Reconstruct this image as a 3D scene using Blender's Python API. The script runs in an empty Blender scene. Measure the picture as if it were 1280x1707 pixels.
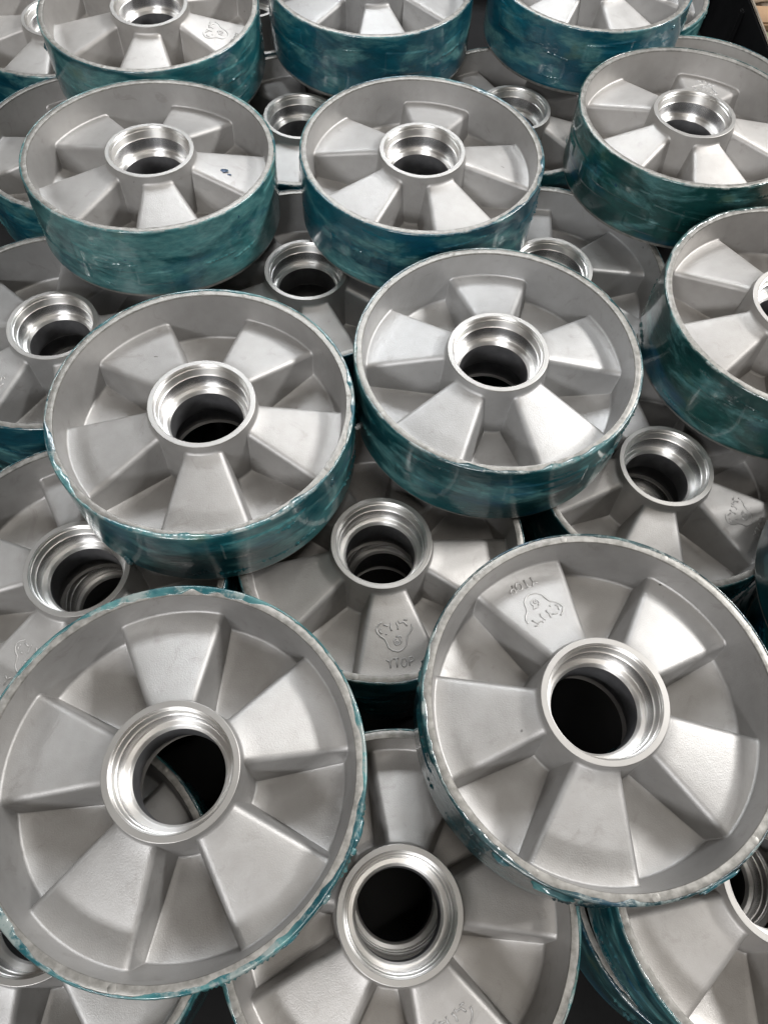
import bpy, bmesh, math, random
import numpy as np
from mathutils import Matrix, Vector, noise

scene = bpy.context.scene
C = scene.collection
S = 0.08                      # wheel radius in metres; all shapes below are in wheel radii
Z0 = 6.95                     # height of the camera above the workshop floor, in radii
rad = math.radians

# ------------------------------------------------------------------ camera
cam_d = bpy.data.cameras.new('camera')
cam = bpy.data.objects.new('camera', cam_d)
C.objects.link(cam)
cam.matrix_world = Matrix(((0.99919968, -0.01873499, -0.03534119, 0),
                           (0, 0.88352985, -0.46837485, 0),
                           (0.04, 0.468, 0.88282275, Z0*S),
                           (0, 0, 0, 1)))
cam_d.sensor_fit = 'VERTICAL'
cam_d.sensor_height = 36
cam_d.lens = 36*1285/1707
cam_d.clip_start = 0.01
cam_d.clip_end = 60
scene.camera = cam

# ------------------------------------------------------------------ world and lamps
w = bpy.data.worlds.new('World')
scene.world = w
w.use_nodes = True
bg = w.node_tree.nodes['Background']
bg.inputs[0].default_value = (0.92, 0.765, 0.61, 1)
bg.inputs[1].default_value = 0.095
TARGET = Vector((0.02, 0.25, (Z0-4.2)*S))


def lamp(name, az, el, dist, sx, sy, power, col, roll=0):
    d = bpy.data.lights.new(name, 'AREA')
    d.shape = 'RECTANGLE'
    d.size, d.size_y, d.energy, d.color = sx, sy, power, col
    o = bpy.data.objects.new(name, d)
    a, e = rad(az), rad(el)
    v = Vector((math.cos(a)*math.cos(e), math.sin(a)*math.cos(e), math.sin(e)))
    o.location = TARGET + v*dist
    o.rotation_euler = v.to_track_quat('Z', 'Y').to_euler()
    if roll:
        o.rotation_euler.rotate_axis('Z', rad(roll))
    C.objects.link(o)
    return o


# window on the right: three panes side by side, upright mullions between them
for az_, w_ in ((6, 0.34), (18, 0.36), (31, 0.30)):
    lamp('window_pane_lamp_right', az_, 39, 3.1, w_, 0.34, 37, (1.0, 0.99, 0.975))
# window behind the photographer's left shoulder
for az_ in (244, 257):
    lamp('window_pane_lamp_front', az_, 33, 3.0, 0.42, 0.34, 30, (0.98, 0.985, 1.0))
for az_ in (158, 171):
    lamp('window_pane_lamp_left', az_, 34, 3.4, 0.30, 0.55, 7, (0.95, 0.98, 1.0))
for az_ in (80, 96, 112):
    lamp('window_pane_lamp_back', az_, 44, 1.75, 0.20, 0.34, 6.2, (0.93, 0.965, 1.0))
lamp('tube_lamp_ceiling', 300, 74, 2.6, 1.2, 0.06, 9, (1.0, 0.95, 0.88))
lamp('tube_lamp_ceiling', 60, 70, 2.8, 1.2, 0.06, 9, (1.0, 0.97, 0.93), 90)

scene.view_settings.view_transform = 'Standard'
scene.view_settings.look = 'None'
scene.view_settings.exposure = 0
scene.view_settings.gamma = 1
scene.cycles.max_bounces = 8
scene.cycles.use_denoising = True


# ------------------------------------------------------------------ materials
def mat(name):
    m = bpy.data.materials.new(name)
    m.use_nodes = True
    nt = m.node_tree
    return m, nt, nt.nodes['Principled BSDF']


def nd(nt, typ, **kw):
    n = nt.nodes.new(typ)
    for k, v in kw.items():
        if k in n.inputs:
            n.inputs[k].default_value = v
        else:
            setattr(n, k, v)
    return n


def ramp(nt, src, stops):
    r = nt.nodes.new('ShaderNodeValToRGB')
    e = r.color_ramp.elements
    while len(e) < len(stops):
        e.new(0.5)
    for i, (p, c) in enumerate(stops):
        e[i].position = p
        e[i].color = c if len(c) == 4 else (*c, 1)
    nt.links.new(src, r.inputs[0])
    return r


def coords(nt, stretch=(1, 1, 1)):
    tc = nt.nodes.new('ShaderNodeTexCoord')
    oi = nt.nodes.new('ShaderNodeObjectInfo')
    mp = nt.nodes.new('ShaderNodeMapping')
    mp.inputs['Scale'].default_value = stretch
    mul = nd(nt, 'ShaderNodeVectorMath', operation='SCALE')
    cx = nt.nodes.new('ShaderNodeCombineXYZ')
    for i in range(3):
        nt.links.new(oi.outputs['Random'], cx.inputs[i])
    nt.links.new(cx.outputs[0], mul.inputs[0])
    mul.inputs['Scale'].default_value = 7.3
    nt.links.new(tc.outputs['Object'], mp.inputs['Vector'])
    add = nd(nt, 'ShaderNodeVectorMath', operation='ADD')
    nt.links.new(mp.outputs[0], add.inputs[0])
    nt.links.new(mul.outputs[0], add.inputs[1])
    return add.outputs[0], oi


def noise_n(nt, vec, scale, detail=3, rough=0.55, dist=0):
    n = nd(nt, 'ShaderNodeTexNoise')
    n.inputs['Scale'].default_value = scale
    n.inputs['Detail'].default_value = detail
    n.inputs['Roughness'].default_value = rough
    n.inputs['Distortion'].default_value = dist
    nt.links.new(vec, n.inputs['Vector'])
    return n.outputs['Fac']


def mixc(nt, fac, a, b, mode='MIX'):
    m = nd(nt, 'ShaderNodeMix', data_type='RGBA', blend_type=mode)
    for sock, v in ((m.inputs[0], fac), (m.inputs[6], a), (m.inputs[7], b)):
        if hasattr(v, 'links'):
            nt.links.new(v, sock)
        elif isinstance(v, (int, float)):
            sock.default_value = v
        else:
            sock.default_value = (*v, 1)
    return m.outputs[2]


def bump(nt, h, strength, dist, prev=None):
    b = nt.nodes.new('ShaderNodeBump')
    b.inputs['Strength'].default_value = strength
    b.inputs['Distance'].default_value = dist
    nt.links.new(h, b.inputs['Height'])
    if prev:
        nt.links.new(prev, b.inputs['Normal'])
    return b.outputs[0]


def cast_metal(name, tone, rough0, rough1):
    m, nt, p = mat(name)
    v, oi = coords(nt)
    big = noise_n(nt, v, 28, 4, 0.6, 0.4)
    mid = noise_n(nt, v, 160, 3)
    fine = noise_n(nt, v, 1500, 3, 0.7)
    c1 = ramp(nt, big, [(0.30, tuple(t*0.88 for t in tone)), (0.70, tone)])
    c2 = ramp(nt, mid, [(0.35, (0.95, 0.945, 0.94)), (0.65, (1, 1, 1))])
    c = mixc(nt, 1.0, c1.outputs[0], c2.outputs[0], 'MULTIPLY')
    spk = ramp(nt, noise_n(nt, v, 95, 2, 0.5), [(0.205, (0.25, 0.24, 0.24)), (0.225, (1, 1, 1))])
    c = mixc(nt, 1.0, c, spk.outputs[0], 'MULTIPLY')
    c = mixc(nt, 1.0, c, oi.outputs['Color'], 'MULTIPLY')
    # rubbed, slightly darker handling marks
    hv, _ = coords(nt, (1, 1, 1))
    hm = noise_n(nt, hv, 55, 5, 0.7, 1.6)
    hr = ramp(nt, hm, [(0.30, (0.86, 0.85, 0.84)), (0.42, (1, 1, 1))])
    c = mixc(nt, 1.0, c, hr.outputs[0], 'MULTIPLY')
    nt.links.new(c, p.inputs['Base Color'])
    p.inputs['Metallic'].default_value = 0.72
    rr = nd(nt, 'ShaderNodeMapRange')
    nt.links.new(big, rr.inputs[0])
    rr.inputs[1].default_value, rr.inputs[2].default_value = 0.3, 0.7
    rr.inputs[3].default_value, rr.inputs[4].default_value = rough0, rough1
    nt.links.new(rr.outputs[0], p.inputs['Roughness'])
    b = bump(nt, mid, 0.05, 0.001)
    b = bump(nt, fine, 0.42, 0.0003, b)
    nt.links.new(b, p.inputs['Normal'])
    return m


M_cast = cast_metal('cast_aluminium', (0.425, 0.418, 0.41), 0.46, 0.56)


def machined(name, tone, rough, aniso):
    m, nt, p = mat(name)
    v, oi = coords(nt, (1, 1, 60))
    g = noise_n(nt, v, 60, 3, 0.6)
    c = ramp(nt, g, [(0.3, tuple(t*0.9 for t in tone)), (0.7, tone)])
    nt.links.new(c.outputs[0], p.inputs['Base Color'])
    p.inputs['Metallic'].default_value = 1
    p.inputs['Roughness'].default_value = rough
    p.inputs['Anisotropic'].default_value = aniso
    p.inputs['Anisotropic Rotation'].default_value = 0.25
    tg = nd(nt, 'ShaderNodeTangent', direction_type='RADIAL', axis='Z')
    nt.links.new(tg.outputs[0], p.inputs['Tangent'])
    nt.links.new(bump(nt, g, 0.12, 0.0003), p.inputs['Normal'])
    return m


M_bore = machined('machined_bore', (0.82, 0.805, 0.78), 0.40, 0.86)
M_face = machined('machined_face', (0.40, 0.39, 0.375), 0.50, 0.2)


def rim_metal():
    m, nt, p = mat('rim_face_metal_with_coating_remains')
    v, oi = coords(nt)
    n1 = noise_n(nt, v, 75, 6, 0.72, 0.3)
    n2 = noise_n(nt, v, 260, 4, 0.6)
    base = ramp(nt, n2, [(0.3, (0.17, 0.165, 0.152)), (0.7, (0.33, 0.32, 0.30))])
    teal = ramp(nt, n2, [(0.3, (0.035, 0.11, 0.125)), (0.7, (0.24, 0.28, 0.265))])
    mask = ramp(nt, n1, [(0.70, (0, 0, 0)), (0.78, (0.8, 0.8, 0.8))])
    # remains lie on the flat face only, not on the cast wall inside it
    geo = nt.nodes.new('ShaderNodeTexCoord')
    sep = nt.nodes.new('ShaderNodeSeparateXYZ')
    nt.links.new(geo.outputs['Object'], sep.inputs[0])
    face = nd(nt, 'ShaderNodeMapRange')
    nt.links.new(sep.outputs[2], face.inputs[0])
    face.inputs[1].default_value, face.inputs[2].default_value = -0.010*S, -0.003*S
    mm = nd(nt, 'ShaderNodeMath', operation='MULTIPLY')
    nt.links.new(mask.outputs[0], mm.inputs[0])
    nt.links.new(face.outputs[0], mm.inputs[1])
    c = mixc(nt, mm.outputs[0], base.outputs[0], teal.outputs[0])
    nt.links.new(c, p.inputs['Base Color'])
    inv = nd(nt, 'ShaderNodeMapRange')
    nt.links.new(mm.outputs[0], inv.inputs[0])
    inv.inputs[3].default_value, inv.inputs[4].default_value = 0.55, 0.0
    nt.links.new(inv.outputs[0], p.inputs['Metallic'])
    rr = nd(nt, 'ShaderNodeMapRange')
    nt.links.new(n2, rr.inputs[0])
    rr.inputs[3].default_value, rr.inputs[4].default_value = 0.28, 0.6
    nt.links.new(rr.outputs[0], p.inputs['Roughness'])
    b = bump(nt, noise_n(nt, v, 900, 4, 0.65), 0.30, 0.0003)
    nt.links.new(b, p.inputs['Normal'])
    return m


M_rim = rim_metal()


def coating_mat():
    m, nt, p = mat('glossy_teal_adhesive_coating')
    v, oi = coords(nt, (1, 1, 2.4))
    sep = nt.nodes.new('ShaderNodeSeparateColor')
    nt.links.new(oi.outputs['Color'], sep.inputs[0])
    n1 = noise_n(nt, v, 13, 3, 0.5, 0.25)
    n2 = noise_n(nt, v, 26, 6, 0.62, 0.6)
    n3 = noise_n(nt, v, 240, 3, 0.6)
    dark = mixc(nt, 1.0, oi.outputs['Color'], (0.40, 0.46, 0.52), 'MULTIPLY')
    k1 = ramp(nt, n1, [(0.32, (0, 0, 0)), (0.68, (1, 1, 1))])
    c = mixc(nt, k1.outputs[0], dark, oi.outputs['Color'])
    # pale, thinly brushed patches; how many is the wheel's own amount (alpha)
    sub = nd(nt, 'ShaderNodeMath', operation='MULTIPLY_ADD')
    nt.links.new(oi.outputs['Alpha'], sub.inputs[0])
    sub.inputs[1].default_value = 0.22
    nt.links.new(n2, sub.inputs[2])
    k2 = ramp(nt, sub.outputs[0], [(0.59, (0, 0, 0)), (0.74, (0.85, 0.85, 0.85))])
    pale = ramp(nt, n3, [(0.3, (0.045, 0.155, 0.163)), (0.7, (0.095, 0.225, 0.22))])
    c = mixc(nt, k2.outputs[0], c, pale.outputs[0])
    n4 = noise_n(nt, v, 17, 4, 0.55, 0.5)
    k4 = ramp(nt, n4, [(0.58, (0, 0, 0)), (0.72, (0.8, 0.8, 0.8))])
    c = mixc(nt, k4.outputs[0], c, (0.004, 0.052, 0.10))
    v3_, _ = coords(nt)
    n6 = noise_n(nt, v, 75, 5, 0.7, 0.8)
    k6 = ramp(nt, n6, [(0.35, (0.62, 0.66, 0.68)), (0.62, (1.12, 1.08, 1.06))])
    c = mixc(nt, 1.0, c, k6.outputs[0], 'MULTIPLY')
    n7 = noise_n(nt, v3_, 150, 2, 0.5)
    k7 = ramp(nt, n7, [(0.735, (0, 0, 0)), (0.76, (1, 1, 1))])
    c = mixc(nt, k7.outputs[0], c, (0.004, 0.035, 0.075))
    n8 = noise_n(nt, v3_, 42, 3, 0.5)
    k8 = ramp(nt, n8, [(0.66, (0, 0, 0)), (0.76, (0.5, 0.5, 0.5))])
    c = mixc(nt, k8.outputs[0], c, (0.075, 0.11, 0.055))
    # along the machined edge the coating is scraped thin and pale
    tc2 = nt.nodes.new('ShaderNodeTexCoord')
    sp2 = nt.nodes.new('ShaderNodeSeparateXYZ')
    nt.links.new(tc2.outputs['Object'], sp2.inputs[0])
    top = nd(nt, 'ShaderNodeMapRange')
    nt.links.new(sp2.outputs[2], top.inputs[0])
    top.inputs[1].default_value, top.inputs[2].default_value = -0.012*S, 0.001*S
    v3, _ = coords(nt)
    n5 = noise_n(nt, v3, 90, 4, 0.7)
    k5 = ramp(nt, n5, [(0.50, (0, 0, 0)), (0.60, (0.9, 0.9, 0.9))])
    mu = nd(nt, 'ShaderNodeMath', operation='MULTIPLY')
    nt.links.new(k5.outputs[0], mu.inputs[0])
    nt.links.new(top.outputs[0], mu.inputs[1])
    c = mixc(nt, mu.outputs[0], c, (0.20, 0.23, 0.22))
    nt.links.new(c, p.inputs['Base Color'])
    rr = nd(nt, 'ShaderNodeMapRange')
    nt.links.new(n2, rr.inputs[0])
    rr.inputs[1].default_value, rr.inputs[2].default_value = 0.3, 0.7
    rr.inputs[3].default_value, rr.inputs[4].default_value = 0.26, 0.5
    nt.links.new(rr.outputs[0], p.inputs['Roughness'])
    p.inputs['Coat Weight'].default_value = 0.9
    p.inputs['Coat Roughness'].default_value = 0.07
    b = bump(nt, n2, 0.25, 0.0012)
    b = bump(nt, n3, 0.12, 0.0005, b)
    nt.links.new(b, p.inputs['Normal'])
    return m


M_coat = coating_mat()


def plain(name, c0, c1, scale, rough, metallic=0, bstr=0.2):
    m, nt, p = mat(name)
    v, oi = coords(nt)
    n = noise_n(nt, v, scale, 5, 0.6)
    nt.links.new(ramp(nt, n, [(0.3, c0), (0.7, c1)]).outputs[0], p.inputs['Base Color'])
    p.inputs['Roughness'].default_value = rough
    p.inputs['Metallic'].default_value = metallic
    nt.links.new(bump(nt, n, bstr, 0.002), p.inputs['Normal'])
    return m


M_black = plain('black_plastic', (0.003, 0.003, 0.0035), (0.006, 0.006, 0.0065), 40, 0.55)
M_black.node_tree.nodes['Principled BSDF'].inputs['Specular IOR Level'].default_value = 0.2
M_edge = plain('worn_plastic_edge', (0.10, 0.085, 0.07), (0.22, 0.19, 0.15), 60, 0.5)
M_floor = plain('workshop_floor', (0.16, 0.13, 0.10), (0.26, 0.21, 0.16), 9, 0.8)
M_green = plain('green_mat_fabric', (0.06, 0.11, 0.03), (0.11, 0.17, 0.05), 50, 0.9)
M_wood = plain('brown_board', (0.20, 0.12, 0.065), (0.33, 0.21, 0.12), 20, 0.75)
M_paper = plain('beige_sacking', (0.50, 0.40, 0.29), (0.70, 0.60, 0.47), 30, 0.85)


# ------------------------------------------------------------------ mesh helpers
def mesh_from(name, verts, faces, material, sharp_deg=38, scale=S):
    me = bpy.data.meshes.new(name)
    v = np.asarray(verts, dtype=float)*scale
    me.from_pydata([tuple(x) for x in v], [], faces)
    me.validate()
    me.materials.append(material)
    me.polygons.foreach_set('use_smooth', [True]*len(me.polygons))
    bm = bmesh.new()
    bm.from_mesh(me)
    bmesh.ops.remove_doubles(bm, verts=bm.verts, dist=1e-6)
    lim = rad(sharp_deg)
    for e in bm.edges:
        if len(e.link_faces) == 2 and e.calc_face_angle(0) > lim:
            e.smooth = False
    bm.to_mesh(me)
    bm.free()
    return me


def link(name, me, parent=None):
    o = bpy.data.objects.new(name, me)
    C.objects.link(o)
    if parent:
        o.parent = parent
    return o


def lathe(profile, n=160):
    """profile: list of (r, z), ring by ring"""
    V, Fc = [], []
    for r, z in profile:
        for i in range(n):
            a = 2*math.pi*i/n
            V.append((r*math.cos(a), r*math.sin(a), z))
    for j in range(len(profile)-1):
        for i in range(n):
            k = (i+1) % n
            Fc.append((j*n+i, j*n+k, (j+1)*n+k, (j+1)*n+i))
    return V, Fc


# ------------------------------------------------------------------ the casting
W = 0.64            # width of a wheel
HALF = rad(17.9)


def d_top(r):
    return 0.07+(min(max(r, 0.36), 0.93)-0.36)/0.56*0.13


def d_web(r):
    return 0.44-(r-0.36)/0.55*0.05


def r_hub(d):
    return 0.353+0.075*d


def r_wall(d):
    return 0.947-0.135*d


FR = 0.041
FIL = [(FR*math.sin(rad(a)), FR*(1-math.cos(rad(a)))) for a in (18, 36, 52, 67, 80)]


def column(k, r):
    """k-th column on one side of a spoke's centre: (angle, depth) at radius r"""
    t0 = HALF-0.022/r
    if k <= 4:
        f = k/4
        return f*t0, d_top(r)
    if k <= 9:
        t, dr = FIL[k-5]
        return t0+t/r, d_top(r)+dr
    dep = d_web(r)-d_top(r)
    tb = FIL[4][0]+(dep-FIL[4][1])*0.13
    if k == 10:
        return t0+(tb-0.001)/r, d_web(r)-0.016
    if k == 11:
        return t0+(tb+0.004)/r, d_web(r)-0.005
    if k == 12:
        return t0+(tb+0.015)/r, d_web(r)
    a0 = t0+(tb+0.015)/r
    f = (k-12)/3
    return a0+(rad(36)-a0)*f, d_web(r)


def fixpoint(k, wall, off):
    r = 0.92 if wall else 0.37
    for _ in range(6):
        d = column(k, r)[1]
        r = (r_wall(d)-off) if wall else (r_hub(d)+off)
    return r


def sample(k):
    """points (r, angle, depth) from the hub outwards along column k"""
    out = []
    for off, rise in ((0, 0.016), (0.004, 0.006), (0.015, 0)):
        r = fixpoint(k, False, off)
        a, d = column(k, r)
        out.append((r, a, d-rise))
    ra, rb = fixpoint(k, False, 0.015), fixpoint(k, True, 0.015)
    for f in (1/6, 2/6, 3/6, 4/6, 5/6):
        r = ra+(rb-ra)*f
        a, d = column(k, r)
        out.append((r, a, d))
    for off, rise in ((0.015, 0), (0.004, 0.006), (0, 0.016)):
        r = fixpoint(k, True, off)
        a, d = column(k, r)
        out.append((r, a, d-rise))
    return out


COLS = [sample(k) for k in range(16)]
ROWS = len(COLS[0])


def vert(r, a, z):
    return (r*math.cos(a), r*math.sin(a), z)


def grid(cols, lastcol_closed=False):
    V = [vert(*p) for c in cols for p in c]
    n = len(cols[0])
    Fc = []
    for i in range(len(cols)-1):
        for j in range(n-1):
            Fc.append((i*n+j, i*n+j+1, (i+1)*n+j+1, (i+1)*n+j))
    return V, Fc


def signed(ks, sgn, phase=0.0, flip=False):
    out = []
    for k in ks:
        out.append([(r, phase+sgn*a, -W+d if flip else -d) for r, a, d in COLS[k]])
    return out


# spoke: top, rounded shoulders and flanks down to the web
sp_cols = signed(range(11, 0, -1), -1)+signed(range(0, 12), 1)
V, Fc = grid(sp_cols)
ME_spoke = mesh_from('spoke', V, Fc, M_cast, 60)

# web: the five floors between the spokes, and the mirrored underside
V, Fc = [], []
for s in range(5):
    ph = rad(72*s)
    cols = signed(range(11, 16), 1, ph)+signed(range(14, 10, -1), -1, ph+rad(72))
    v, f = grid(cols)
    Fc += [tuple(i+len(V) for i in q) for q in f]
    V += v
for s in range(5):
    ph = rad(72*s+36)
    cols = signed(range(15, 0, -1), -1, ph, True)+signed(range(0, 16), 1, ph, True)
    v, f = grid(cols)
    Fc += [tuple(i+len(V) for i in q[::-1]) for q in f]
    V += v
ME_web = mesh_from('web', V, Fc, M_cast, 60)


def ring_cols(idx, tops, flip=False, phase0=0.0):
    """surface between row idx of the casting and the given (r, z) rings"""
    cols = []
    for s in range(5):
        ph = rad(72*s)+phase0
        for k, sg in [(k, -1) for k in range(15, 0, -1)]+[(k, 1) for k in range(0, 16)]:
            r, a, d = COLS[k][idx]
            ang = ph+sg*a
            cols.append([(r, ang, (-W+d) if flip else -d)]+[(rr, ang, zz) for rr, zz in tops])
    cols.append(cols[0])
    return grid(cols)


def merge(*parts):
    V, Fc = [], []
    for v, f in parts:
        Fc += [tuple(i+len(V) for i in q) for q in f]
        V += v
    return V, Fc


# hub: cast outside
v1 = ring_cols(0, [(0.3550, -0.030), (0.3529, -0.008)])
v2 = ring_cols(0, [(0.3555, -W+0.030), (0.3535, -W+0.010), (0.29, -W)], True, rad(36))
ME_hub = mesh_from('hub', *merge(v1, (v2[0], [q[::-1] for q in v2[1]])), M_cast, 50)
# machined end face
ME_face = mesh_from('hub_face', *lathe([(0.3535, -0.010), (0.3530, -0.004), (0.3515, -0.0012), (0.349, 0.0), (0.319, 0.0), (0.317, -0.002)]), M_face, 24)
# bearing seat, groove and through bore
prof = [(0.317, -0.002), (0.3100, -0.011), (0.3092, -0.019), (0.3125, -0.022), (0.3125, -0.028), (0.3060, -0.031),
        (0.3000, -0.088), (0.2940, -0.091), (0.2930, -0.192), (0.2885, -0.198), (0.264, -0.200), (0.259, -0.205), (0.2475, -0.228),
        (0.2465, -0.235), (0.2465, -W+0.235), (0.2475, -W+0.228), (0.262, -W+0.203), (0.2975, -W+0.185), (0.2975, -W+0.06), (0.3155, -W)]
M_seat = machined('ground_bearing_seat', (0.70, 0.70, 0.71), 0.26, 0.88)
ME_bore = mesh_from('bearing_bore', *lathe([p for p in prof if p[1] >= -0.2285]), M_bore, 7)
ME_bore.materials.append(M_seat)
for p_ in ME_bore.polygons:
    z_ = p_.center.z/S
    if -0.192 < z_ < -0.0905:
        p_.material_index = 1
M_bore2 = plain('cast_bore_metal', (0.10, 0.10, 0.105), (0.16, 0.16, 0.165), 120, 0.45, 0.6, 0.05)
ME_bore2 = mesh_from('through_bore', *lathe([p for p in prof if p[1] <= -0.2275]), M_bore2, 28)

# rim: tapering cast wall inside, flat face, hidden outer wall
v1 = ring_cols(ROWS-1, [(0.9462, -0.016), (0.9470, -0.009)])
v2 = ring_cols(ROWS-1, [(0.947, -W)], True, rad(36))
ME_rim = mesh_from('rim', *merge((v1[0], [q[::-1] for q in v1[1]]), v2), M_cast, 50)
ME_rimface = mesh_from('rim_face', *lathe([(0.9452, -0.013), (0.9460, -0.005), (0.9490, -0.0003), (0.962, 0.0012), (0.988, 0.0), (0.996, -0.005), (0.9985, -0.014),
                                           (0.9985, -W+0.03), (0.985, -W+0.001), (0.947, -W)], 240), M_rim, 50)


# round ejector-pin marks on the rim face, one at each shoulder of every spoke
ME_pin = mesh_from('ejector_mark', *lathe([(0.0001, 0.0018), (0.0195, 0.0018), (0.0210, 0.0012), (0.0218, -0.001)], 20), M_rim, 40)

# coating on the tread: wraps over the outer edge of the face with a ragged lip
ARCS = {
    'J': [(95, 34, 0.050), (140, 12, 0.018), (222, 16, 0.030), (318, 16, 0.022), (8, 22, 0.012)],
    'G': [(208, 18, 0.026), (262, 22, 0.030), (300, 20, 0.022), (2, 18, 0.020), (80, 18, 0.014)],
    'K': [(180, 26, 0.010), (228, 16, 0.016), (262, 14, 0.020), (78, 24, 0.012)],
    'H': [(262, 14, 0.018), (296, 18, 0.026), (150, 26, 0.012), (28, 4, 0.020)],
    'B': [(58, 26, 0.024), (-18, 16, 0.022), (-48, 12, 0.016)],
    'A': [(250, 22, 0.012), (42, 24, 0.012)],
    'I': [(120, 30, 0.018)], 'C': [(300, 20, 0.006)]}


def coating_mesh(seed, wild, arcs=()):
    rng = random.Random(seed)
    n = 640
    off = Vector((rng.uniform(-50, 50), rng.uniform(-50, 50), rng.uniform(-50, 50)))
    zs = list(np.arange(-0.018, -0.588, -0.0065))
    plates = []
    for _ in range(9):
        plates.append((rng.uniform(0, 2*math.pi), rng.uniform(0.10, 0.30), rng.uniform(-0.50, -0.12),
                       rng.uniform(0.05, 0.11), rng.uniform(0.004, 0.008), rng.uniform(-0.15, 0.15)))
    dashes = []
    for _ in range(22):
        dashes.append((rng.uniform(0, 2*math.pi), rng.uniform(0.04, 0.16), rng.uniform(-0.55, -0.06),
                       rng.uniform(0.010, 0.020), rng.uniform(-0.12, 0.12)))
    th = np.linspace(0, 2*math.pi, n, endpoint=False)
    ct, st = np.cos(th), np.sin(th)
    lip = np.zeros(n)
    edge = np.zeros(n)
    for i in range(n):
        p = Vector((ct[i], st[i], 0))
        a = noise.noise(p*3.1+off)
        b = noise.noise(p*11+off*1.3)
        c = noise.noise(p*38+off*0.7)
        lip[i] = 0.9925-wild*max(0, a-0.02)*0.075-max(0, b)*0.012*(0.3+wild)-c*0.004
        edge[i] = 0.0012*b+0.0012*c+0.0030*max(0, a)
    for c0, hw, amt in arcs:
        dt = (np.degrees(th)-c0+180) % 360-180
        nn = np.array([0.75+1.1*noise.noise(Vector((ct[i], st[i], 0))*9+off*1.9) for i in range(n)])
        lip = lip-amt*np.clip((hw-np.abs(dt))/(hw*0.45), 0, 1)*np.clip(nn, 0.1, 1.3)
    lip = np.clip(lip, 0.951, 0.9945)
    rings = []
    rings.append((lip, np.full(n, 0.0006)))
    rings.append((lip+0.002, 0.0024+edge*0.3))
    rings.append((np.maximum(lip+0.004, 0.9955), 0.0028+edge*0.4))
    rings.append((0.9995+edge*0.5, 0.0012+edge*0.5))
    rings.append((1.0035+edge*0.8, np.full(n, -0.004)))
    rings.append((1.0050+edge, np.full(n, -0.012)))
    for z in zs:
        r = np.full(n, 1.0050)
        for i in range(n):
            p = Vector((ct[i]*4, st[i]*4, z*9))
            r[i] += 0.0012*noise.noise(p*0.6+off)+0.0005*noise.noise(p*4.5+off)
        for t0, wt, zc, wz, h, tilt in plates:
            dt = (th-t0+math.pi) % (2*math.pi)-math.pi
            zz = z-zc-tilt*dt
            e = np.minimum((wt-np.abs(dt))/0.008, (wz-np.abs(zz))/0.007)
            r += h*np.clip(e, 0, 1)
        for t0, wt, zc, h, tilt in dashes:
            dt = (th-t0+math.pi) % (2*math.pi)-math.pi
            zz = z-zc-tilt*dt
            nn = np.array([0.5+1.3*noise.noise(Vector((x*90, zc*9, seed))) for x in dt]) if abs(z-zc) < 0.09 else 0
            r += h*np.exp(-(zz/0.0055)**2)*np.clip((wt-np.abs(dt))/0.02, 0, 1)*np.clip(nn, 0, 1)
        rings.append((r, np.full(n, z)))
    rings.append((np.full(n, 1.001), np.full(n, -0.600)))
    rings.append((np.full(n, 0.990), np.full(n, -0.622)))
    rings.append((np.full(n, 0.972), np.full(n, -0.637)))
    rings.append((np.full(n, 0.955), np.full(n, -0.6405)))
    V = np.concatenate([np.stack([r*ct, r*st, z], 1) for r, z in rings])
    idx = np.arange(n)
    nx = (idx+1) % n
    Fc = np.concatenate([np.stack([j*n+idx, (j+1)*n+idx, (j+1)*n+nx, j*n+nx], 1) for j in range(len(rings)-1)])
    me = bpy.data.meshes.new('tread_coating')
    V = V*S
    me.vertices.add(len(V))
    me.vertices.foreach_set('co', V.ravel())
    me.loops.add(Fc.size)
    me.loops.foreach_set('vertex_index', Fc.ravel().astype(np.int32))
    me.polygons.add(len(Fc))
    me.polygons.foreach_set('loop_start', np.arange(0, Fc.size, 4, dtype=np.int32))
    me.polygons.foreach_set('use_smooth', np.ones(len(Fc), dtype=bool))
    me.update()
    me.validate()
    me.materials.append(M_coat)
    return me


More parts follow.
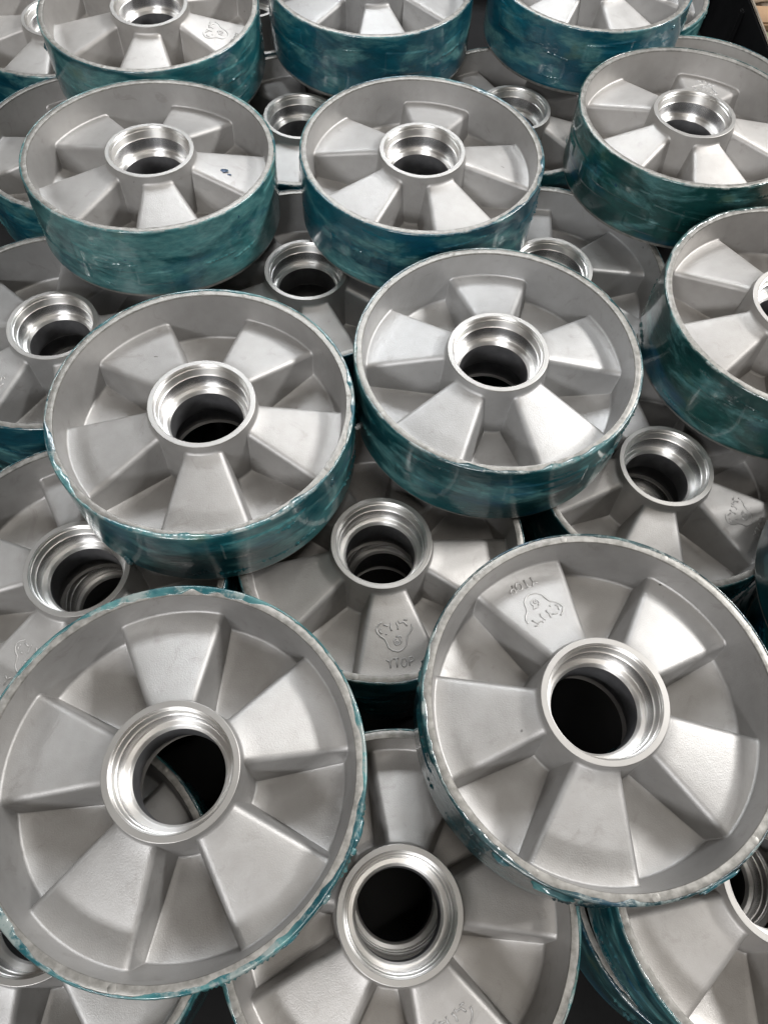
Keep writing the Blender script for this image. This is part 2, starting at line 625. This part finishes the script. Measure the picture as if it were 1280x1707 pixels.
# maker's emblem and lettering cast on one spoke (drawn for a spoke centred on the +x axis)
EMB = {'emblem': [[(0.5413, -0.0731), (0.5546, -0.0979), (0.5813, -0.1187), (0.608, -0.1128), (0.6345, -0.0937), (0.6504, -0.0711), (0.6737, -0.0611), (0.7115, -0.0512), (0.7328, -0.0276), (0.7447, 0.0087), (0.7341, 0.0407), (0.7117, 0.067), (0.687, 0.0752), (0.6654, 0.0796), (0.6444, 0.0885), (0.6247, 0.1106), (0.6039, 0.1234), (0.5779, 0.1235)], [(0.561, -0.0644), (0.5704, -0.0351)], [(0.5543, -0.0156), (0.5795, -0.0211), (0.6079, -0.0155)], [(0.5463, 0.0413), (0.5614, 0.0429), (0.5599, 0.0624), (0.5576, 0.0743), (0.5875, 0.093)], [(0.5448, 0.0762), (0.5454, 0.0993)], [(0.5551, 0.0208), (0.5824, 0.0322), (0.604, 0.0272)], [(0.6476, 0.0075), (0.6468, 0.0459), (0.6632, 0.0301), (0.6826, 0.0387), (0.699, 0.023), (0.6998, -0.0001), (0.684, -0.0092), (0.6656, -0.0104), (0.6602, 0.0056)], [(0.6783, 0.0031), (0.6758, 0.0129), (0.684, 0.0194), (0.6925, 0.0144), (0.6924, 0.0048), (0.6855, 0.002), (0.6783, 0.0031)], [(0.5785, -0.0859), (0.5992, -0.0964), (0.6157, -0.0834)], [(0.6191, -0.0572), (0.6274, -0.0508)]], 'text': [[(0.7863, -0.0769), (0.8052, -0.0568)], [(0.784, -0.0387), (0.8052, -0.0568), (0.8431, -0.0565)], [(0.787, -0.0297), (0.7862, 0.0065)], [(0.7876, -0.0108), (0.8436, -0.0113)], [(0.8196, 0.0567), (0.8326, 0.0523), (0.8415, 0.044), (0.8439, 0.0341), (0.8392, 0.0254), (0.8286, 0.02), (0.815, 0.0194), (0.802, 0.0239), (0.793, 0.0321), (0.7906, 0.042), (0.7953, 0.0508), (0.806, 0.0562), (0.8196, 0.0567)], [(0.8432, 0.0722), (0.7891, 0.0746), (0.7865, 0.0979), (0.8036, 0.1049), (0.8168, 0.0933), (0.818, 0.0733)]]}


def strokes_mesh(name, lines, width, height):
    bm = bmesh.new()
    for ln in lines:
        pts = [Vector((x, y, 0)) for x, y in ln]
        # resample with a little rounding
        dense = []
        for i in range(len(pts)-1):
            for f in (0, 0.5):
                dense.append(pts[i].lerp(pts[i+1], f))
        dense.append(pts[-1])
        rings = []
        for i, p in enumerate(dense):
            t = (dense[min(i+1, len(dense)-1)]-dense[max(i-1, 0)])
            if t.length < 1e-7:
                t = Vector((1, 0, 0))
            t.normalize()
            s = Vector((-t.y, t.x, 0))
            r = math.hypot(p.x, p.y)
            zt = -d_top(r)
            rings.append([bm.verts.new((p+s*(o*width)).to_tuple()[:2]+(zt+h,)) for o, h in
                          ((-0.75, -0.004), (-0.42, height*0.8), (0, height), (0.42, height*0.8), (0.75, -0.004))])
        for a, b in zip(rings, rings[1:]):
            for j in range(4):
                bm.faces.new((a[j], b[j], b[j+1], a[j+1]))
        for rg in (rings[0], rings[-1][::-1]):
            bm.faces.new(rg)
    bmesh.ops.recalc_face_normals(bm, faces=bm.faces)
    for f in bm.faces:
        f.smooth = True
    bmesh.ops.scale(bm, vec=(S, S, S), verts=bm.verts)
    me = bpy.data.meshes.new(name)
    bm.to_mesh(me)
    bm.free()
    me.materials.append(M_cast)
    return me


ME_emblem = strokes_mesh('embossed_emblem', EMB['emblem'], 0.0092, 0.0058)
ME_letters = strokes_mesh('embossed_lettering', EMB['text'], 0.0085, 0.0055)


# ------------------------------------------------------------------ wheels
# key: position (radii, from the camera), tilt, spoke phase, spoke with the emblem (or None), coating colour + pale amount
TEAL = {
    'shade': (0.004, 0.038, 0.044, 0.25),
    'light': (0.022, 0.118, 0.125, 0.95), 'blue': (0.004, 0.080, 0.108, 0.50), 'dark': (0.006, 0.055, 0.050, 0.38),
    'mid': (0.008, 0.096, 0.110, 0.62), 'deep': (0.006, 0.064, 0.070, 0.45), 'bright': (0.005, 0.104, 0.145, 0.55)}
G_TOP = 'coated wheels in the top layer of the crate'
G_SEC = 'coated wheels in the second layer of the crate'
G_LOW = 'wheels in the third layer of the crate'
WHEELS = [
    ('A', (-1.717, 5.479, -4.182), (0.009, 0.057), 70.9, False, 'light', 'wheel with pale teal brushed tread and a small blue dab on its right spoke'),
    ('B', (0.482, 5.584, -4.173), (0.001, 0.015), 79.2, False, 'blue', 'blue-teal wheel in the upper row between the pale teal wheel and dark green wheel'),
    ('C', (2.861, 6.191, -4.172), (-0.006, 0.033), 64.9, True, 'dark', 'dark green coated wheel at upper right with cast lettering on its rear spoke'),
    ('D', (-2.001, 7.471, -4.169), (-0.005, -0.017), -15.8, True, 'mid', 'teal wheel cut by the top edge at left, emblem on its right spoke'),
    ('E', (0.047, 8.063, -4.163), (-0.003, 0.008), -80.9, False, 'blue', 'teal wheel cut by the top edge at centre, showing one front spoke and broad tread'),
    ('F', (2.245, 8.314, -4.165), (0.003, -0.001), -62, False, 'bright', 'bright blue-teal wheel cut by the top edge at right, above the dark green wheel'),
    ('G', (-1.029, 3.005, -4.178), (0.0, 0.007), 59.8, False, 'mid', 'large teal wheel left of centre with blue coating smeared along its front rim'),
    ('H', (0.961, 3.500, -4.173), (-0.013, 0.013), 17, False, 'deep', 'large dark teal wheel right of centre with one spoke pointing straight back'),
    ('I', (3.235, 4.018, -4.163), (0.001, -0.008), 59, False, 'dark', 'dark teal wheel cut by the right edge beside the large wheel right of centre'),
    ('J', (-0.924, 0.685, -4.139), (0.004, -0.021), 27.0, False, 'mid', 'nearest wheel at lower left with teal drips and a lower rim seen through its hub'),
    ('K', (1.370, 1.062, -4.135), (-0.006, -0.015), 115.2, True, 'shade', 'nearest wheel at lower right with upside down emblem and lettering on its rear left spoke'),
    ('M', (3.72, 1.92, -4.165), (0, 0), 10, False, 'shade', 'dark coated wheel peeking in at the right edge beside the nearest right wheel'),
    ('L1', (-2.440, 4.183, -4.809), (0.007, -0.005), -134.2, True, 'blue', 'lower layer wheel at the left edge between pale teal wheel and large left wheel'),
    ('L2', (-0.465, 4.864, -4.814), (-0.005, 0.015), -76, False, 'blue', 'lower layer wheel whose hub stands between the pale teal and the middle blue-teal wheels'),
    ('L3', (-0.617, 6.874, -4.811), (-0.001, 0.005), -105.7, False, 'blue', 'lower layer wheel whose hub shows between the two upper row wheels, below top centre'),
    ('L4', (1.490, 7.116, -4.810), (0.004, 0.002), 126, False, 'deep', 'lower layer wheel whose hub peeks out between the middle blue-teal and dark green wheels'),
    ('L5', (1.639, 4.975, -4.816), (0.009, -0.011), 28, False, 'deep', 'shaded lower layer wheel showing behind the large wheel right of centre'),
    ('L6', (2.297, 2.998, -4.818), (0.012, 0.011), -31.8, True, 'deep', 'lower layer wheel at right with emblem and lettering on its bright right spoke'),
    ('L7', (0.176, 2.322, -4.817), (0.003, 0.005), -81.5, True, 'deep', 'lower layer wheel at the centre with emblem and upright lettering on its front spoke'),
    ('L8', (-1.863, 2.091, -4.815), (0.001, 0.001), -113, True, 'blue', 'lower layer wheel at left between the large left wheel and the nearest left wheel'),
    ('L9', (0.282, 0.038, -4.798), (-0.003, -0.009), -61.8, True, 'mid', 'lower layer wheel at bottom centre with another bright hub seen through its bore'),
    ('L10', (2.488, 0.203, -4.810), (-0.001, 0.001), -150, False, 'mid', 'lower layer wheel in the bottom right corner with one bright spoke'),
    ('L11', (-1.730, 0.045, -4.805), (0.003, 0.002), -39.5, False, 'mid', 'lower layer wheel in the bottom left corner beneath the nearest left wheel'),
    ('N', (3.87, 1.60, -4.812), (0, 0), 20, False, 'deep', 'lower layer wheel added at right under the dark coated wheel to block window light'),  # wheel added to keep window light out of the gap; also carries M
    ('L12', (-2.578, 6.423, -4.810), (0.005, 0.003), 182, False, 'blue', 'shaded lower layer wheel at the left edge beside the pale teal wheel'),
    ('L13', (3.478, 7.452, -4.810), (0, 0), 30, False, 'mid', 'lower layer wheel showing only a silver back rim behind the dark green wheel'),
    ('L15', (-3.226, 8.331, -4.807), (0.003, -0.022), -108, False, 'blue', 'lower layer wheel in the top left corner with a bright hub'),
    ('L16', (-1.266, 8.786, -4.810), (0, 0), -100, False, 'deep', 'lower layer wheel at the top whose hub rim shows between the two top left wheels'),
    ('F2', (2.873, 9.370, -4.810), (0, 0), 10, False, 'mid', 'lower layer wheel at the top right peeking out from behind the bright blue-teal wheel'),
]
# the third layer lies almost straight under the second
THIRD = [('L7', (0.050, 0.068), -60, 'bottom layer wheel seen only through the bore of the central lower layer wheel'),
         ('L9', (0.018, 0.088), -80, 'bottom layer wheel whose bright hub shows inside the bore of the bottom centre wheel'),
         ('L10', (-0.064, 0.046), -20, 'bottom layer wheel whose rim shows left of the bottom right corner wheel'),
         ('N', (0.0, 0.03), 10, 'bottom layer wheel added at right beneath the two stacked there to block light'),  # added below N to stop window glare on the crate floor
         ('L6', (0.02, 0.03), 10, 'bottom layer wheel in the dark beneath the right lower layer wheel with lettering'),
         ('L1', (0.03, 0.02), 10, 'bottom layer wheel beneath the lower layer wheel cut by the left edge'),
         ('L2', (0.02, -0.06), 30, 'bottom layer wheel in the dark under the hub between the upper left and middle wheels'),
         ('L8', (0.02, 0.05), 30, 'bottom layer wheel in the dark beneath the left lower layer wheel'),
         ('L5', (0.04, 0.05), 50, 'bottom layer wheel under the shaded wheel behind the large right wheel'),
         ('L3', (0.02, 0.03), 50, 'bottom layer wheel under the hub below the top centre wheel'),
         ('L4', (-0.03, 0.04), 0, 'bottom layer wheel under the hub peeking out left of the dark green wheel'),
         ]
byk = {x[0]: x for x in WHEELS}
for k, (dx, dy), ph, lab in THIRD:
    x = byk[k]
    WHEELS.append(('T'+k, (x[1][0]+dx, x[1][1]+dy, -5.457), (0.001, 0.001), ph, False, 'deep', lab))

shared_coats = [coating_mesh(900+i, 0.25) for i in range(3)]
WILD = {'A': 0.35, 'B': 0.45, 'C': 0.1, 'D': 0.3, 'E': 0.3, 'F': 0.15, 'G': 1.0, 'H': 0.6, 'I': 0.55, 'J': 1.25, 'K': 0.25}


def wheel(idx, key, pos, tilt, phase, emblem, teal, label):
    nz = math.sqrt(1-tilt[0]**2-tilt[1]**2)
    N = Vector((tilt[0], tilt[1], nz)).normalized()
    ax = (Vector((1, 0, 0))-N*N.x).normalized()
    ay = N.cross(ax)
    Mx = Matrix((ax, ay, N)).transposed().to_4x4()
    Mx.translation = Vector((pos[0]*S, pos[1]*S, (pos[2]+Z0)*S))
    root = bpy.data.objects.new('cast_wheel', None)
    root.empty_display_size = 0.02
    C.objects.link(root)
    root.matrix_world = Mx
    root['label'] = label
    root['category'] = 'wheel'
    root['group'] = G_TOP if pos[2] > -4.5 else (G_SEC if pos[2] > -5 else G_LOW)
    turn = rad(phase)
    tr = random.Random(idx*7+3)
    tv = tr.uniform(0.90, 1.06)
    tw = tr.uniform(-0.015, 0.02)
    tone = (tv*(1+tw), tv, tv*(1-tw), 1)
    for nm, me in (('web', ME_web), ('rim', ME_rim), ('hub', ME_hub)):
        o = link(nm, me, root)
        o.rotation_euler = (0, 0, turn)
        o.color = tone
    hub = [c for c in root.children if c.name.startswith('hub')][0]
    for nm, me in (('hub_face', ME_face), ('bearing_seat', ME_bore), ('through_bore', ME_bore2)):
        link(nm, me, hub)
    rimo = [c for c in root.children if c.name.startswith('rim')][0]
    rf = link('rim_face', ME_rimface, rimo)
    rf.rotation_euler = (0, 0, idx*1.7)
    if pos[2] > -5:
        pr = random.Random(idx*11+5)
        for s in range(10):
            a = turn+rad(72*(s//2)+(18 if s % 2 else -18)+pr.uniform(-0.5, 0.5))
            if pr.random() < 0.15:
                continue
            o = link('ejector_mark', ME_pin, rimo)
            # sits in the rim's own frame
            a -= turn
            rr_ = 0.9705+pr.uniform(-0.001, 0.001)
            o.location = (rr_*math.cos(a)*S, rr_*math.sin(a)*S, -0.0008*S*pr.uniform(0, 1.5))
    for s in range(5):
        o = link('spoke', ME_spoke, root)
        o.rotation_euler = (0, 0, turn+rad(72*s))
        o.color = tone
        if emblem and s == 0:
            link('embossed_emblem', ME_emblem, o)
            link('embossed_lettering', ME_letters, o)
    me = coating_mesh(100+idx, WILD[key]*0.5, ARCS.get(key, ())) if key in WILD else shared_coats[idx % 3]
    o = link('tread_coating', me, root)
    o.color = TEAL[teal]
    if key not in WILD:
        o.rotation_euler = (0, 0, idx*2.1)
    return root, o


ROOTS = {}
for i, wd in enumerate(WHEELS):
    ROOTS[wd[0]] = wheel(i, *wd)


# drips and torn flakes of coating hanging off the rims
def drip(key, ang, z, size, seed):
    rng = random.Random(seed)
    bm = bmesh.new()
    bmesh.ops.create_icosphere(bm, subdivisions=3, radius=1)
    off = Vector((seed*3.1, seed*1.7, 0))
    for v in bm.verts:
        n = 1+0.35*noise.noise(v.co*1.7+off)+0.15*noise.noise(v.co*4+off)
        v.co = Vector((v.co.x*size[0], v.co.y*size[1], v.co.z*size[2]))*n
    for f in bm.faces:
        f.smooth = True
    bmesh.ops.rotate(bm, verts=bm.verts, matrix=Matrix.Rotation(rad(ang), 3, 'Z'))
    bmesh.ops.translate(bm, verts=bm.verts, vec=(1.004*math.cos(rad(ang)), 1.004*math.sin(rad(ang)), z))
    bmesh.ops.scale(bm, vec=(S, S, S), verts=bm.verts)
    me = bpy.data.meshes.new('coating_drip')
    bm.to_mesh(me)
    bm.free()
    me.materials.append(M_coat)
    o = link('coating_drip', me, ROOTS[key][1])
    o.color = (0.012, 0.10, 0.12, 0.5)
    # the coating object may carry its own turn: keep the drip where it was asked for
    o.rotation_euler = (0, 0, -ROOTS[key][1].rotation_euler.z)


drip('J', -17, -0.03, (0.022, 0.075, 0.035), 3)
drip('J', -22, -0.05, (0.026, 0.022, 0.030), 4)
drip('J', -36, -0.02, (0.016, 0.030, 0.020), 5)
drip('J', -50, -0.02, (0.012, 0.05, 0.018), 6)
drip('K', -112, -0.05, (0.03, 0.10, 0.03), 7)
drip('K', -128, -0.04, (0.02, 0.05, 0.03), 8)
drip('K', -63, -0.01, (0.012, 0.12, 0.02), 12)
drip('K', 8, -0.01, (0.012, 0.10, 0.02), 13)
drip('G', -118, -0.56, (0.022, 0.03, 0.05), 9)
drip('G', -30, -0.14, (0.008, 0.02, 0.05), 10)
drip('D', -160, -0.22, (0.02, 0.03, 0.03), 11)
drip('F', -45, -0.09, (0.016, 0.02, 0.02), 14)


# little blue dab on a spoke of the pale wheel and on the near-right wheel's bottom spoke
def dab(key, phase_deg, r, dt, size, seed, color, name='paint_dab'):
    bm = bmesh.new()
    bmesh.ops.create_icosphere(bm, subdivisions=3, radius=1)
    off = Vector((seed*2.3, seed*0.7, 1))
    for v in bm.verts:
        n = 1+0.8*noise.noise(v.co*1.6+off)
        v.co = Vector((v.co.x*size*n, v.co.y*size*0.6*n, v.co.z*size*0.12))
    for f in bm.faces:
        f.smooth = True
    bmesh.ops.translate(bm, verts=bm.verts, vec=(r, dt, -d_top(r)+0.001))
    bmesh.ops.scale(bm, vec=(S, S, S), verts=bm.verts)
    me = bpy.data.meshes.new(name)
    bm.to_mesh(me)
    bm.free()
    me.materials.append(M_coat)
    best = None
    for c in ROOTS[key][0].children:
        if c.name.startswith('spoke'):
            d = abs((math.degrees(c.rotation_euler.z)-phase_deg+180) % 360-180)
            if best is None or d < best[0]:
                best = (d, c)
    o = link(name, me, best[1])
    o.color = color


dab('A', -1, 0.58, -0.05, 0.035, 1, (0.003, 0.04, 0.11, 0.1))
dab('A', -1, 0.63, -0.08, 0.018, 2, (0.003, 0.04, 0.11, 0.1))

# ------------------------------------------------------------------ crate and the floor beside it
def box(bm, x0, x1, y0, y1, z0, z1):
    vs = [bm.verts.new((x*S, y*S, (z+Z0)*S)) for x in (x0, x1) for y in (y0, y1) for z in (z0, z1)]
    for q in ((0, 1, 3, 2), (4, 6, 7, 5), (0, 4, 5, 1), (2, 3, 7, 6), (0, 2, 6, 4), (1, 5, 7, 3)):
        bm.faces.new([vs[i] for i in q])


def box_obj(name, boxes, m, parent=None, bev=0.03):
    bm = bmesh.new()
    for b in boxes:
        box(bm, *b)
    bmesh.ops.recalc_face_normals(bm, faces=bm.faces)
    if bev:
        bmesh.ops.bevel(bm, geom=bm.edges[:]+bm.verts[:], offset=bev*S, segments=2, affect='EDGES', clamp_overlap=True)
    me = bpy.data.meshes.new(name)
    bm.to_mesh(me)
    bm.free()
    me.materials.append(m)
    return link(name, me, parent)


crate = bpy.data.objects.new('crate', None)
crate.location = (0, 4*S, 0.02*S)
C.objects.link(crate)
crate['label'] = 'black plastic crate holding the layers of wheels, its side wall at top right'
crate['category'] = 'crate'
X0, X1, Y0, Y1, TOPZ = -5.2, 4.62, -2.9, 11.6, -5.15
parts = [('crate_floor', (X0, X1, Y0, Y1, -6.30, -6.12), M_black),
         ('side_wall', (X1, X1+0.05, Y0-0.1, Y1+0.1, -6.925, TOPZ), M_black),
         ('side_wall', (X0-0.10, X0, Y0-0.1, Y1+0.1, -6.925, TOPZ), M_black),
         ('end_wall', (X0, X1, Y1, Y1+0.10, -6.925, TOPZ), M_black),
         ('end_wall', (X0, X1, Y0-0.10, Y0, -6.925, TOPZ), M_black),
         ('worn_edge', (X1+0.005, X1+0.045, Y0-0.1, Y1+0.1, TOPZ, TOPZ+0.02), M_edge)]
for nm, b, m in parts:
    o = box_obj(nm, [b], m, None, 0.01 if nm == 'worn_edge' else 0.02)
    o.parent = crate
    o.matrix_parent_inverse = Matrix.Translation(crate.location).inverted()
ribs = []
for y in np.arange(Y0+0.6, Y1, 1.1):
    o = box_obj('wall_rib', [(X1-0.05, X1, y, y+0.08, -6.10, TOPZ-0.12)], M_black, None, 0.015)
    o.parent = crate
    o.matrix_parent_inverse = Matrix.Translation(crate.location).inverted()

fl = box_obj('floor', [(-60, 60, -60, 60, -7.0, -6.93)], M_floor, None, 0)
fl['kind'] = 'structure'
g = box_obj('green_mat', [(4.95, 9.5, 10.2, 12.25, -6.93, -6.88)], M_green)
g['label'] = 'green mat on the floor beyond the crate at the top right corner'
g['category'] = 'mat'
b_ = box_obj('wooden_board', [(4.95, 9.5, 12.35, 12.85, -6.93, -6.80)], M_wood)
b_['label'] = 'brown wooden board on the floor between green mat and beige sacks'
b_['category'] = 'board'
for i, (x, y) in enumerate(((6.1, 13.35), (7.5, 13.4))):
    bm = bmesh.new()
    bmesh.ops.create_icosphere(bm, subdivisions=4, radius=1)
    for v in bm.verts:
        v.co = Vector((v.co.x*0.62, v.co.y*0.42, v.co.z*0.22))*(1+0.3*noise.noise(v.co*2.2+Vector((i*9, 0, 0))))
        v.co += Vector((x, y, Z0-6.93+0.19))
    for f in bm.faces:
        f.smooth = True
    bmesh.ops.scale(bm, vec=(S, S, S), verts=bm.verts)
    me = bpy.data.meshes.new('sack')
    bm.to_mesh(me)
    bm.free()
    me.materials.append(M_paper)
    o = link('sack', me)
    o['label'] = ('beige sack on the floor nearest the crate corner' if i == 0 else 'beige sack farther right on the floor past the crate')
    o['category'] = 'sack'
